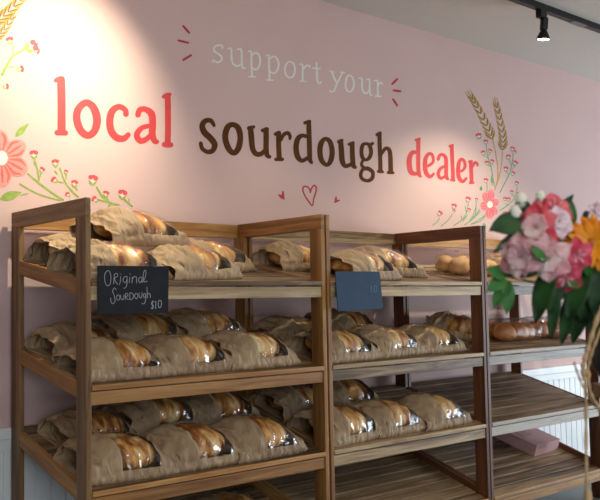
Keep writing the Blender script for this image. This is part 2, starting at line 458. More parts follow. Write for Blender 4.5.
    for i in range(nv):
        for j in range(nu):
            j2 = (j+1) % nu; lf.append((i*nu+j, i*nu+j2, (i+1)*nu+j2, (i+1)*nu+j))
    return V, paper, wv, wf, lv, lf, sc_
PROTO = []
def bag_proto(seed, first):
    V, paper, wv, wf, lv, lf, sc_ = bag_data(seed)
    r = bpy.data.objects.new('bagged_loaf', None); r.empty_display_size = .05
    def part(name, vs, fs, mat):
        me = bpy.data.meshes.new(name); me.from_pydata([tuple(v) for v in vs], [], fs); me.update(); me.materials.append(mat)
        me.polygons.foreach_set('use_smooth', [True]*len(me.polygons))
        o = bpy.data.objects.new(name, me); o.parent = r; return o
    p = part('paper_bag', V, paper, KRAFT)
    m = p.modifiers.new('paper', 'SOLIDIFY'); m.thickness = .0007
    w = part('window_film', wv, wf, FILM); w.parent = p
    l = part('sourdough_loaf', lv, lf, CRUST)
    a = l.data.attributes.new('score', 'FLOAT', 'POINT'); a.data.foreach_set('value', sc_)
    return r, (p, w, l)
PROTO = [bag_proto(s, 0) for s in (11, 22, 33, 44, 57, 68)]
def place_bag(shelf, x, y, rz, lift, var, label, group, sc=1.0, rx=0, sy=1.0, sz=1.0):
    r0, parts = PROTO[var % len(PROTO)]
    r = r0.copy(); COL.objects.link(r)
    paper = parts[0].copy(); COL.objects.link(paper); paper.parent = r
    c = parts[1].copy(); COL.objects.link(c); c.parent = paper
    c = parts[2].copy(); COL.objects.link(c); c.parent = r
    zf, k = SHELF[shelf]
    r.location = (x, y, zf+k*y+.001+lift); r.scale = (sc, sc*sy, sc*sz)
    r.rotation_euler = (Matrix.Rotation(math.atan(k)+rx, 3, 'X') @ Matrix.Rotation(rz, 3, 'Z')).to_euler()
    tag(r, label, 'bread', group)
    return r
A, B_, C_ = 'bagged loaves on the rack with the black price card', 'bagged loaves on the rack with the blue price card', 'bags on the rack behind the flowers'
# shelf, x, y, rz(deg), lift, variant, label, group, scale
BAGS = [
 (1, .215, .145, 3, 0, 0, 'bagged sourdough right behind the black chalk price card, front of top shelf', A, 1),
 (1, .555, .165, 9, 0, 1, 'bagged sourdough beside the black price card, broad paper hem facing out, top shelf', A, 1.02),
 (1, .255, .43, 2, 0, 2, 'bagged sourdough lying behind the black price card, open dark mouth towards the dark post', A, 1),
 (1, .80, .375, 12, 0, 3, 'bagged sourdough behind and right of the one beside the black card, top shelf', A, 1),
 (1, .40, .32, 6, .105, 4, 'bagged sourdough stacked on top of the others above the black price card', A, 1.08),
 (2, .225, .155, 1, 0, 4, 'bagged sourdough below the black price card, front left of the second shelf', A, 1),
 (2, .525, .165, 0, 0, 1, 'bagged sourdough at the middle of the front row, second shelf of the black card rack', A, 1.03),
 (2, .85, .165, 2, 0, 2, 'bagged sourdough at the right of the front row, second shelf of the black card rack', A, 1.03),
 (2, .235, .43, 0, 0, 5, 'dark bag mouth against the left back post, second shelf of the black card rack', A, .92),
 (2, .50, .45, 4, .035, 3, 'bagged loaf just under the black card, propped on the back row of second shelf', A, 1),
 (2, .825, .45, 4, .035, 0, 'bagged loaf with dark open mouth, right of back row, second shelf, black card rack', A, 1),
 (3, .232, .145, -3, 0, 2, 'bagged sourdough at the left of the front row, third shelf of the black card rack', A, 1),
 (3, .55, .150, 0, 0, 1, 'bagged sourdough at the middle of the front row, third shelf of the black card rack', A, 1.02),
 (3, .86, .145, 2, 0, 4, 'bagged sourdough at the right of the front row, third shelf of the black card rack', A, 1.03),
 (3, .265, .40, 0, 0, 0, 'bagged loaf at the left of the back row, third shelf, by the dark post', A, .9),
 (3, .575, .455, 3, .01, 5, 'bagged loaf at the middle of the back row, third shelf of the black card rack', A, 1),
 (3, .89, .455, 1, .005, 3, 'bagged loaf at the right of the back row, third shelf of the black card rack', A, 1),
 (4, .49, .26, 0, 0, 3, 'bagged loaf peeping up on the bottom shelf, nearer the dark post', A, 1),
 (4, .82, .26, 0, 0, 1, 'bagged loaf peeping up on the bottom shelf, nearer the golden frame', A, 1),
 (1, 1.355, .42, -3, 0, 5, 'bagged loaf with dark mouth seen through the golden side frame, top shelf', B_, .98),
 (1, 1.49, .15, 6, 0, 2, 'bagged sourdough directly behind the blue-sheen price card, top shelf', B_, 1),
 (1, 1.80, .28, -14, 0, 4, 'crumpled bagged sourdough right of the blue-sheen price card, turned on the top shelf', B_, 1.05),
 (2, 1.335, .150, 2, 0, 3, 'bagged sourdough at the left of the front row, second shelf below the blue-sheen card', B_, 1),
 (2, 1.665, .165, 3, 0, 0, 'bagged sourdough at the middle of the front row, second shelf below the blue-sheen card', B_, 1),
 (2, 1.985, .17, -3, 0, 1, 'bagged sourdough at the right of the front row, second shelf, by the red-brown post', B_, .96),
 (2, 1.33, .44, 3, 0, 1, 'dark bagged loaf behind the golden frame, back left of second shelf', B_, 1),
 (2, 1.66, .43, -4, .02, 2, 'bagged loaf heaped in the back row, second shelf, below the blue-sheen card', B_, 1),
 (3, 1.34, .150, 4, 0, 5, 'bagged sourdough at the left of the front row, third shelf of the blue-sheen card rack', B_, 1.02),
 (3, 1.65, .150, 2, 0, 0, 'bagged sourdough at the middle of the front row, third shelf of the blue-sheen card rack', B_, .98),
 (3, 1.975, .150, 2, 0, 4, 'bagged sourdough at the right of the front row, third shelf, film tuft above it', B_, 1.02),
 (3, 1.33, .43, 2, 0, 2, 'dark bagged loaf in the back row behind the golden frame, third shelf', B_, 1),
 (3, 1.65, .44, -3, .01, 3, 'bagged loaf in the back row, third shelf of the blue-sheen card rack', B_, 1),
 (2, 2.43, .30, -62, 0, 5, 'big brown crumpled bag seen through the red-brown frame, second shelf', C_, .98),
]
for b in BAGS:
    place_bag(b[0], b[1], b[2], R(b[3]), b[4], b[5], b[6], b[7], b[8])

# ------------------------------------------------------------------ rolls in clear plastic bags
def blob(c, rx, ry, rz, seed, nu=18, nv=12, amp=.08, sc=30, flat=.75):
    vs, fs = [], []; c = Vector(c)
    for i in range(nv+1):
        ph = math.pi*i/nv
        for j in range(nu):
            th = 2*math.pi*j/nu; n_ = Vector((math.sin(ph)*math.cos(th), math.sin(ph)*math.sin(th), -math.cos(ph)))
            k = 1+amp*nz(n_*.05, sc, seed)
            z = n_.z*rz*k
            if z < 0: z *= flat
            vs.append(c+Vector((n_.x*rx*k, n_.y*ry*k, z)))
    for i in range(nv):
        for j in range(nu):
            j2 = (j+1) % nu; fs.append((i*nu+j, i*nu+j2, (i+1)*nu+j2, (i+1)*nu+j))
    return vs, fs
ROLL = plain('soft_roll_crust', (214, 164, 104), .55, .2, 40, .25, 14)
BUNB = plain('baked_bun_crust', (196, 128, 66), .5, .25, 40, .4, 16)
def roll_bag(shelf, x, y, rz, L, Dp, Hh, rolls, mat, label, group, tail, seed):
    zf, k = SHELF[shelf]
    r = empty('bag_of_rolls', (x, y, zf+k*y+.001), label, 'bread', group)
    r.rotation_euler = (Matrix.Rotation(math.atan(k), 3, 'X') @ Matrix.Rotation(rz, 3, 'Z')).to_euler()
    for i, (px, py, rr, rh) in enumerate(rolls):
        vs, fs = blob((0, 0, 0), rr, rr*.95, rh, seed+i, amp=.12)
        mk('bread_roll', vs, fs, mat, r, True, loc=(px, py, rh*.78))
    vs, fs = [], []; nu, nv = 44, 30
    for i in range(nv+1):
        t = i/nv
        s = -L/2+L*t
        if t < .16: w = .35+.65*math.sin(t/.16*math.pi/2)
        elif t > .78: w = max(.12, 1-((t-.78)/.22)**.8*.9)
        else: w = 1
        for j in range(nu):
            a = 2*math.pi*j/nu; y_ = Dp/2*w*math.copysign(abs(math.cos(a))**.8, math.cos(a)); z_ = Hh/2*(.3+.7*w)*math.copysign(abs(math.sin(a))**.85, math.sin(a))
            p = Vector((s, y_, z_+Hh/2*(.3+.7*w) if t < .78 else z_+Hh/2*(.3+.7*w)+(t-.78)*tail))
            d = abs(nz((p.x*40+p.y*22, p.y*30, p.z*40), 1, seed)); p += Vector((0, y_*.5, z_)).normalized()*(.15-d)*.022 if w > .05 else Vector()
            p.z = max(.0005, p.z); vs.append(p)
    for i in range(nv):
        for j in range(nu):
            j2 = (j+1) % nu; fs.append((i*nu+j, i*nu+j2, (i+1)*nu+j2, (i+1)*nu+j))
    mk('plastic_bag', vs, fs, PLASTIC, r, True)
    return r
roll_bag(1, 2.46, .27, R(-14), .40, .26, .125, [(-.125, .062, .056, .052), (-.12, -.055, .058, .054), (-.005, -.058, .057, .053), (-.008, .06, .056, .052), (.1, -.03, .052, .05), (.105, .07, .05, .05)], ROLL,
         'clear plastic bag of pale round rolls behind the red-brown frame, top shelf', C_, .15, 3)
roll_bag(1, 2.93, .30, R(5), .40, .26, .12, [(-.12, -.05, .058, .054), (-.01, -.055, .058, .054), (.09, -.03, .052, .05), (-.06, .06, .056, .052), (.05, .065, .05, .05)], ROLL,
         'clear plastic bag of rolls half hidden by the bouquet leaves, top shelf', C_, .15, 9)
roll_bag(2, 2.745, .20, R(2), .43, .22, .115, [(-.13, -.02, .068, .056), (-.02, -.03, .07, .058), (.085, -.01, .062, .054), (-.07, .06, .06, .05)], BUNB,
         'clear bag of browned rolls on second shelf, just right of the red-brown post', C_, .2, 5)
roll_bag(2, 3.10, .22, R(-6), .38, .22, .11, [(-.11, -.02, .066, .056), (0, -.03, .066, .055), (.09, .0, .055, .05)], BUNB,
         'clear bag of browned rolls on second shelf under the hanging bouquet leaves', C_, .2, 14)

# ------------------------------------------------------------------ pink box on the bottom shelf
zf, k = SHELF[4]
bx = empty('cake_box', (3.10, .385, zf+k*.385+.0015), 'pink cardboard box alone on the bottom shelf behind the flowers', 'box')
bx.rotation_euler = (Matrix.Rotation(math.atan(k), 3, 'X') @ Matrix.Rotation(R(4), 3, 'Z')).to_euler()
board('carton', (-.135, -.14, 0), (.135, .14, .060), BOXM, bx, .002)
lid = board('lid', (-.1365, -.1415, .0605), (.1365, .1415, .068), BOXM, bx, .002)
under(lid, board('tuck_flap', (-.11, -.1425, .044), (-.02, -.1404, .066), BOXD, bx, .0006))
under(lid, board('tab', (-.10, -.03, .0682), (.0, .06, .0695), BOXD, bx, .0005))

# ------------------------------------------------------------------ price cards
def card_plane(y0, k=0, z0=0):
    def f(x, y, e=0):    # plane  Y = y0 - e + k*(Z - z0)
        d = ray(x, y); q = y0-e
        t = (q - k*z0 - CP.y + k*CP.z)/(d.y - k*d.z)
        return CP+d*t
    return f
def card(label, corners, y0, k, mat, name='price_card'):
    pl = card_plane(y0, k, 1.2); P = [pl(*c) for c in corners]; c = sum(P, Vector())/4
    r = empty(name, c, label, 'price card')
    nrm = Vector((0, -1, k)).normalized()
    fr = [p-c for p in P]; bk = [p-c-nrm*.004 for p in P]
    o = mk('board', fr+bk, [(0, 1, 2, 3), (7, 6, 5, 4), (0, 4, 5, 1), (1, 5, 6, 2), (2, 6, 7, 3), (3, 7, 4, 0)], mat, r)
    bm = bmesh.new(); bm.from_mesh(o.data); bmesh.ops.recalc_face_normals(bm, faces=bm.faces[:])
    bmesh.ops.bevel(bm, geom=bm.edges[:], offset=.0008, segments=1, affect='EDGES'); bm.to_mesh(o.data); bm.free()
    return r, card_plane(y0-.0007, k, 1.2)
c1, pl1 = card('black chalkboard card with white handwriting on the top shelf edge', [(98, 265.5), (169, 266.3), (168.3, 313), (98, 314.5)], -.009, 0, CHALKB)
def words(pl, ox, oy, sc, strokes, mat, parent, name='chalk_lettering'):
    P = Paint(pl)
    for s in strokes:
        cl = s[0] == 'o'; q = s[1:] if cl else s
        P.stroke(ox, oy, sc, list(q), cl, 5)
    return P.build(name, mat, parent)
w = 6.0
def st(*pts, w=4.4): return [(x, y, w) for x, y in pts]
T1 = [['o']+st((118, 80), (97, 105), (96, 155), (112, 192), (136, 180), (142, 130), (134, 92)),
      st((168, 112), (165, 145), (162, 178)), st((166, 108), (188, 100), (192, 120), (168, 142), (192, 182)),
      st((216, 125), (212, 165), (205, 185)), st((218, 104), (219, 107)),
      st((262, 122), (240, 130), (234, 158), (250, 170), (262, 150), (264, 125), (262, 175), (254, 205), (238, 212)),
      st((283, 128), (280, 170)), st((285, 104), (286, 107)),
      st((300, 172), (303, 125), (306, 140), (320, 122), (334, 135), (334, 172)),
      st((374, 130), (356, 132), (350, 155), (360, 170), (374, 152), (376, 130), (376, 168)),
      st((378, 168), (398, 130), (405, 90), (396, 76), (386, 100), (386, 145), (398, 165), (414, 158))]
T2 = [st((182, 222), (166, 210), (155, 235), (168, 270), (172, 310), (155, 328), (140, 305), (142, 285)),
      ['o']+st((198, 262), (184, 275), (188, 298), (203, 298), (208, 275)),
      st((216, 262), (216, 290), (230, 298), (238, 280), (240, 262)),
      st((250, 298), (250, 255), (266, 252), (268, 268), (252, 276), (274, 298)),
      st((284, 296), (284, 248), (304, 252), (312, 272), (302, 292), (284, 297)),
      ['o']+st((330, 250), (320, 265), (326, 288), (340, 286), (344, 262)),
      st((354, 246), (354, 272), (366, 286), (374, 270), (376, 244)),
      st((400, 250), (386, 258), (388, 280), (400, 276), (404, 252), (402, 300), (390, 328), (374, 326)),
      st((412, 204), (416, 285)), st((415, 262), (428, 248), (436, 260), (438, 284))]
T3 = [st((466, 312), (450, 316), (446, 330), (460, 342), (458, 360), (442, 362), w=5), st((454, 304), (452, 370), w=4),
      st((478, 308), (478, 365), w=5), ['o']+st((508, 302), (498, 315), (498, 348), (508, 358), (520, 340), (520, 312), w=5)]
words(pl1, 92, 260, 7.5, T1, CHALK, c1); words(pl1, 92, 260, 7.5, T2, CHALK, c1); words(pl1, 92, 260, 7.5, T3, CHALK, c1)
c2, pl2 = card('tilted price card, blue sheen painted in, with faint handwriting on the top shelf edge', [(335.3, 271.2), (379.7, 271.6), (383.4, 308.6), (338, 311.3)], -.030, .2, CHALKB_SHEEN)
words(pl2, 328, 262, 8.935, [st((385, 210), (386, 268), w=7), ['o']+st((420, 212), (410, 235), (414, 265), (430, 268), (436, 240), (432, 215), w=6)], CHALKF, c2)

# ------------------------------------------------------------------ lettering on the wall
def word(label, letters, mat):
    P0 = on_y(letters[0][0]+letters[0][3][0][0][0]/letters[0][2], letters[0][1]+60/letters[0][2], WY)
    r = empty('painted_word', P0, label, 'lettering', 'painted words on the pink wall')
    for ox, oy, sc, strokes in letters:
        P = Paint(W0)
        for s in strokes:
            cl = s[0] == 'o'; P.stroke(ox, oy, sc, s[1:] if cl else s, cl)
        P.build('letter', mat, r)
    return r
a1, a2 = (45, 70, 6.257), (105, 80, 6.667)
word("red painted word 'local' on the pink wall", [
 (*a1, [[(100,62,50),(103,130,50),(104,250,50),(104,385,50)], [(66,66,24),(85,58,34),(110,54,28)], [(76,392,34),(104,396,26),(128,394,34)]]),
 (*a1, [['o',(198,300,47),(212,240,46),(258,204,42),(303,235,48),(326,310,50),(310,380,46),(268,410,43),(222,375,46)]]),
 (*a2, [[(140,228,38),(135,200,36),(95,178,38),(50,205,46),(32,270,48),(42,340,48),(80,385,48),(125,390,42),(155,365,34)]]),
 (*a2, [[(220,232,38),(232,200,38),(268,195,38),(310,225,46),(318,290,46),(315,360,46),(330,405,38),(345,412,32)], [(300,305,30),(245,320,34),(212,365,40),(235,405,40),(275,395,36),(305,365,30)]]),
 (*a2, [[(418,105,40),(420,200,40),(420,330,40),(418,430,40)], [(390,112,24),(410,100,28),(432,96,24)], [(395,430,34),(418,436,30),(440,432,34)]])], RED)
b1, b2, b3 = (190, 105, 6.667), (265, 110, 7.14), (330, 120, 6.667)
word("brown painted word 'sourdough' on the pink wall", [
 (*b1, [[(160,135,24),(140,105,30),(105,105,34),(82,135,38),(95,180,42),(140,225,42),(165,265,40),(150,305,34),(115,312,30),(82,290,28),(72,255,26)]]),
 (*b1, [['o',(235,215,40),(250,150,40),(285,130,34),(322,155,40),(336,220,38),(322,290,40),(290,320,36),(255,285,40)]]),
 (*b1, [[(405,165,36),(410,220,38),(418,290,36),(440,325,34),(475,325,32),(500,300,24)], [(395,155,30),(425,146,22)], [(508,165,36),(508,240,36),(508,300,36),(515,335,32),(530,345,26)], [(485,170,26),(515,160,24)]]),
 (*b2, [[(98,165,36),(98,250,36),(102,340,36)], [(75,172,26),(100,160,26)], [(80,352,26),(102,352,26),(124,352,26)], [(112,215,26),(135,175,28),(165,165,28),(180,190,24),(178,205,20)]]),
 (*b2, [[(300,190,26),(265,183,30),(235,205,38),(222,265,40),(232,330,40),(262,362,30),(300,345,28)], [(313,95,34),(315,180,36),(318,280,36),(320,350,34),(332,375,24)], [(285,92,24),(318,82,26)]]),
 (*b2, [['o',(392,295,38),(402,235,38),(432,205,28),(465,230,36),(480,300,38),(468,365,36),(440,392,28),(405,360,36)]]),
 (*b3, [[(72,150,36),(76,200,36),(82,270,36),(100,305,30),(130,300,26),(148,285,20)], [(58,145,24),(80,135,22)], [(148,160,32),(150,230,32),(155,300,32),(168,315,24)], [(128,162,22),(155,152,22)]]),
 (*b3, [['o',(210,210,26),(218,168,26),(240,158,20),(264,170,26),(274,215,26),(262,252,26),(240,266,20),(218,252,26)], [(262,172,18),(284,156,22)], [(225,262,18),(210,295,20),(225,318,24)], ['o',(205,360,24),(222,328,24),(255,325,28),(285,350,26),(280,390,26),(250,405,24),(215,392,24)]]),
 (*b3, [[(330,95,28),(332,180,28),(335,260,28),(337,340,28)], [(312,98,20),(335,86,22)], [(322,343,20),(350,345,20)], [(345,225,20),(370,190,24),(395,200,28),(403,250,30),(405,340,30)], [(388,350,20),(420,352,20)]])], BROWN)
d1 = (400, 125, 6.667)
word("red painted word 'dealer' on the pink wall", [
 (*d1, [[(115,185,24),(85,183,28),(65,215,34),(62,270,36),(75,315,34),(105,325,26),(125,315,20)], [(122,100,28),(122,180,28),(122,280,28),(128,330,26),(138,342,18)], [(106,100,18),(130,92,18)]]),
 (*d1, [[(178,276,20),(205,262,20),(222,240,20),(215,200,22),(192,192,22),(172,220,28),(166,270,30),(175,320,30),(200,345,24),(225,325,18)]]),
 (*d1, [[(255,228,22),(265,202,22),(285,198,22),(305,220,26),(308,280,26),(308,340,26),(318,360,20)], [(300,275,18),(270,290,22),(255,325,24),(270,355,22),(295,345,18)]]),
 (*d1, [[(345,140,26),(348,220,26),(352,300,26),(354,365,26)], [(332,142,18),(352,134,16)], [(340,366,16),(362,370,16)]]),
 (*d1, [[(395,312,18),(420,300,18),(434,275,20),(428,240,20),(408,228,20),(392,255,26),(387,310,28),(395,355,28),(418,377,22),(442,355,16)]]),
 (*d1, [[(472,250,26),(475,310,26),(478,378,26)], [(460,245,16),(478,240,16)], [(465,386,14),(490,386,14)], [(485,275,18),(500,250,20),(515,258,18),(517,272,14)]])], RED)
e1, e2 = (205, 35, 6.316), (290, 50, 5.217)
word("small white painted word 'support' on the pink wall", [
 (*e1, [[(110,85,10),(108,68,10),(85,65,12),(60,75,12),(58,100,13),(85,120,13),(105,140,13),(100,165,12),(75,172,12),(52,160,11),(48,172,9)]]),
 (*e1, [[(145,85,9),(165,88,11),(168,150,13),(180,185,13),(210,195,12),(232,180,10)], [(205,92,9),(228,92,12),(232,150,12),(236,205,12),(255,208,9)]]),
 (*e1, [[(275,105,9),(292,108,11),(293,180,13),(297,262,13)], [(278,264,9),(318,264,9)], [(298,125,10),(320,112,11),(342,130,13),(348,170,13),(335,210,13),(315,218,11),(298,205,9)]]),
 (*e1, [[(388,130,9),(403,132,11),(405,200,13),(408,282,13)], [(390,284,9),(428,286,9)], [(410,150,10),(432,135,11),(455,150,13),(465,190,13),(452,230,12),(430,242,11),(412,230,9)]]),
 (*e1, [['o',(505,215,12),(515,180,12),(537,168,10),(560,185,12),(568,220,12),(558,258,12),(535,270,10),(512,252,12)]]),
 (*e2, [[(52,75,8),(65,78,9),(66,120,10),(66,160,10)], [(52,162,7),(80,164,7)], [(70,100,8),(85,82,9),(100,82,9),(103,92,7)]]),
 (*e2, [[(138,65,9),(140,110,10),(143,160,10),(155,175,9),(163,165,7)], [(120,95,8),(158,97,8)]])], PWHITE)
word("small white painted word 'your' on the pink wall", [
 (*e2, [[(208,110,7),(230,115,7)], [(218,113,10),(232,150,11),(243,170,10)], [(275,115,7),(258,150,8),(243,180,9),(230,212,10),(212,218,8),(208,208,6)], [(262,115,7),(285,120,7)]]),
 (*e2, [['o',(290,178,10),(298,140,10),(312,132,8),(328,148,10),(333,180,10),(325,208,10),(310,218,8),(294,205,10)]]),
 (*e2, [[(360,148,7),(375,150,9),(376,195,10),(385,222,10),(400,225,9),(412,210,7)], [(400,155,7),(414,155,9),(415,200,10),(418,232,9),(428,235,7)]]),
 (*e2, [[(440,160,7),(456,162,9),(457,200,10),(459,238,10)], [(445,240,7),(475,243,7)], [(460,185,8),(472,170,9),(482,178,8)]])], PWHITE)
def mark(name, label, cat, group, fn, mat):
    P = Paint(W0); fn(P); o = P.build(name, mat, None); return tag(o, label, cat, group)
for (x0, y0, x1, y1), lab in [((183.2, 26, 189.2, 32.8), "top dash left of 'support'"), ((178.4, 40.4, 188.4, 42.8), "middle dash left of 'support'"), ((183.2, 60, 191.2, 55.2), "bottom dash left of 'support'"),
        ((392.2, 84, 397.3, 79.1), "top dash right of 'your'"), ((393.5, 90.4, 400.6, 91.3), "middle dash right of 'your'"), ((393.1, 99.3, 397.3, 105.6), "bottom dash right of 'your'")]:
    mark('painted_dash', 'short red painted accent stroke, ' + lab, 'painted mark', "red accent dashes beside the white words", lambda P: P.stroke(0, 0, 1, [(x0, y0, 2.0), ((x0+x1)/2, (y0+y1)/2, 2.3), (x1, y1, 1.9)]), DRED)
hs = 7.5
mark('painted_heart', 'red outlined heart under the word sourdough, largest of three', 'painted heart', 'red hearts under the lettering',
     lambda P: P.stroke(270, 175, hs, [(302,134,10),(300,112,11),(282,90,11),(258,86,12),(246,108,12),(262,155,11),(292,200,11),(318,230,9),(328,180,11),(345,125,12),(346,92,12),(330,78,12),(312,100,11)], True), DRED)
mark('painted_heart', 'small filled red heart left of the outlined heart', 'painted heart', 'red hearts under the lettering',
     lambda P: (P.stroke(270, 175, hs, [(98,125,12),(98,150,18),(106,184,5)]), P.stroke(270, 175, hs, [(68,150,12),(84,162,22),(106,184,5)])), DRED)
mark('painted_heart', 'small filled red heart right of the outlined heart', 'painted heart', 'red hearts under the lettering',
     lambda P: (P.stroke(270, 175, hs, [(495,165,10),(494,182,18),(484,208,5)]), P.stroke(270, 175, hs, [(518,190,12),(503,196,16),(484,208,5)])), DRED)

# ------------------------------------------------------------------ painted flowers
def spray(label, c): return empty('painted_flowers', on_y(*c, WY), label, 'wall painting', 'painted flower sprays on the pink wall')
def stems(r, ox, oy, sc, lst, mat, off=.0007):
    for i, s in enumerate(lst):
        P = Paint(wall_plane(off+i*1.5e-5)); P.stroke(ox, oy, sc, s); P.build('stem', mat, r)
def bud(r, x, y, s, rot, red=P_BERRY, pale=P_PINKL, leaf=P_GREEN):
    P = Paint(wall_plane(.0010)); c, n_ = math.cos(rot), math.sin(rot)
    def q(u, v): return (x+(u*c-v*n_)*s, y+(u*n_+v*c)*s)
    P.disc(*q(0, 0), 2.6*s, 2.0*s, rot); o = P.build('bud', pale, r)
    P = Paint(wall_plane(.0013))
    for u, v, a in ((-1.6, -1.6, 1.5), (1.6, -1.2, 1.6), (.2, -2.3, 1.1)): P.disc(*q(u, v), a*s)
    b = P.build('bud_tip', red, r)
    P = Paint(wall_plane(.0012)); P.blade(*q(0, 3.6), *q(-2.6, .2), 1.6*s); P.blade(*q(0, 3.6), *q(2.6, .2), 1.6*s); P.build('sepal', leaf, r)
def leaf_p(r, x0, y0, x1, y1, w, mat, bend=0, off=.0009):
    P = Paint(wall_plane(off)); P.blade(x0, y0, x1, y1, w, bend); P.build('leaf', mat, r)
def flower_p(r, cx, cy, petals, outer, inner, core, cr):
    """petals: list of (tip x, tip y, width)"""
    P = Paint(wall_plane(.0014))
    for tx, ty, w in petals:
        mx, my = cx+(tx-cx)*.56, cy+(ty-cy)*.56
        P.disc(mx, my, math.hypot(tx-cx, ty-cy)*.44, w/2, math.atan2(ty-cy, tx-cx), 18)
    P.build('petals', outer, r)
    P = Paint(wall_plane(.0018))
    for tx, ty, w in petals:
        a = math.atan2(ty-cy, tx-cx); l = math.hypot(tx-cx, ty-cy)
        for o in (-.30, 0, .30):
            px, py = -math.sin(a)*w*o, math.cos(a)*w*o
            P.stroke(0, 0, 1, [(cx+math.cos(a)*l*.28+px*.5, cy+math.sin(a)*l*.28+py*.5, w*.06), (cx+math.cos(a)*l*.6+px*1.15, cy+math.sin(a)*l*.6+py*1.15, w*.15), (cx+math.cos(a)*l*.84+px*.8, cy+math.sin(a)*l*.84+py*.8, w*.05)], n=4)
    P.build('petal_strokes', inner, r)
    P = Paint(wall_plane(.0022)); P.disc(cx, cy, cr, cr*1.15)
    P.build('flower_centre', core, r)
def ear(r, pts, s, mat, dark):
    """wheat ear along pts (base -> tip): paired grains with awns"""
    P = Paint(wall_plane(.0011)); Q = Paint(wall_plane(.0016))
    path = smooth_path([(x, y, 0) for x, y in pts], False, 6); m = len(path)
    for i in range(0, m-1, 2):
        x, y, _ = path[i]; x2, y2, _ = path[min(i+1, m-1)]; a = math.atan2(y2-y, x2-x); t = i/m
        for sd in (-1, 1):
            b = a+sd*(.62-.22*t); l = s*(4.6-1.3*t)
            P.blade(x+sd*-math.sin(a)*s*.5, y+sd*math.cos(a)*s*.5, x+math.cos(b)*l, y+math.sin(b)*l, s*1.25)
            Q.stroke(0, 0, 1, [(x, y, s*.28), (x+math.cos(b)*l*.55, y+math.sin(b)*l*.55, s*.42), (x+math.cos(b)*l*1.0, y+math.sin(b)*l*1.0, s*.12)], n=3)
            P.stroke(0, 0, 1, [(x+math.cos(b)*l*.8, y+math.sin(b)*l*.8, s*.3), (x+math.cos(a+sd*.22)*l*1.75, y+math.sin(a+sd*.22)*l*1.75, s*.12)], n=3)
    x, y, _ = path[-1]; x0, y0, _ = path[-3]; l = math.hypot(x-x0, y-y0) or 1
    P.stroke(0, 0, 1, [(x, y, s*.8), (x+(x-x0)/l*s*4, y+(y-y0)/l*s*4, s*.2)], n=3)
    P.build('wheat_ear', mat, r); Q.build('ear_shading', dark, r)
# right spray (around the last letters)
r = spray('painted pink flower with wheat and bud stems right of the word dealer', (489, 204))
q = (470, 130, 8.333)
stems(r, *q, [[(190,75,8),(215,200,9),(232,330,9),(228,420,9),(205,500,9)], [(272,180,8),(262,290,9),(240,400,9),(205,500,9)]], P_WHEAT)
stems(r, *q, [[(135,110,7),(145,210,8),(175,310,9),(195,420,9),(205,470,9)], [(360,180,7),(355,260,8),(330,360,9),(290,440,9),(250,520,9)], [(175,380,6),(195,440,8)], [(325,240,6),(345,300,7)], [(385,290,6),(350,330,6)], [(300,340,6),(318,370,7)], [(110,215,6),(150,230,7)], [(165,200,6),(150,215,6)], [(145,290,6),(172,305,7)], [(190,280,6),(176,305,6)]], P_GREEN2)
q = (470, 175, 8.333)
stems(r, *q, [[(140,60,6),(142,100,7),(140,140,7)], [(55,205,6),(48,270,8),(20,345,8),(0,375,8)], [(130,330,8),(80,370,8),(20,405,8)], [(395,95,6),(375,180,8),(330,240,9),(250,296,9)], [(300,240,6),(320,250,7)], [(350,165,6),(372,180,7)], [(385,250,6),(340,262,7)], [(240,345,7),(275,345,7),(300,330,6)], [(260,345,6),(290,370,6)], [(80,285,8),(50,330,9),(0,375,9)]], P_GREEN2)
q2 = (425, 180, 9.083)
stems(r, *q2, [[(130,350,8),(110,380,9),(70,410,10)], [(250,310,8),(205,370,9),(145,420,10)], [(395,215,8),(375,300,9),(330,365,9),(260,415,10)], [(465,185,7),(460,300,9),(440,330,8)], [(500,285,9),(440,350,10),(360,408,11)], [(545,330,8),(500,375,8),(420,400,8)], [(365,240,8),(375,290,8)], [(330,325,8),(330,365,8)]], P_GREEN2)
for x, y, s, a in [(439.7,213.5,.85,.6),(454,206.5,.9,.2),(454,211,.5,.4),(468,199.5,.9,.2),(469,210,.6,.3),(476.5,199.5,.5,0),
        (479,136,.95,-.3),(486,142,.75,0),(483.3,152.8,.75,-.3),(490,151,.65,.3),(487,163,.7,-.2),(492,161.5,.7,.3),(486,180.6,.75,0),
        (512.5,149,.75,.2),(514.5,152,.6,.5),(508.5,157,.8,0),(515.5,163.2,.8,.5),(506,169,.8,0),(513,173.5,.7,.4),(508.5,199.5,.7,.0),(516.8,183.3,.65,.3),(512,192,.6,0),(518,194,.55,.5),(517,205,.6,.7),(505,199,.6,0),(505,213.5,.6,0),(509.5,213.8,.6,.3),(505,220,.6,1)]:
    bud(r, x, y, s, a, P_BERRY, P_PINKL, P_GREEN2)
for a in [(481.3,191,481.2,185.5,2.2),(480,190.5,481.5,186,2),(497,219,500,231,3.5),(494,222,497,230,2.4),(483,223,486,228,3),(462,222,468,214,1.5),(491,178,492.5,186,1.6)]: leaf_p(r, *a, P_GREEN2)
flower_p(r, 490, 204.5, [(491.5,189.5,7.5),(484,192.5,8),(480.5,207,9),(490,219,9),(496.5,215,7),(499,201,7.5)], P_PINK, P_ROSE, P_CREAM, 2.9)
ear(r, [(492.5,139),(487,126),(478,108),(471.5,97)], 1.9, P_WHEAT, P_WHEATD)
ear(r, [(502.5,150),(503,138),(500,120),(496.3,104)], 1.8, P_WHEAT, P_WHEATD)
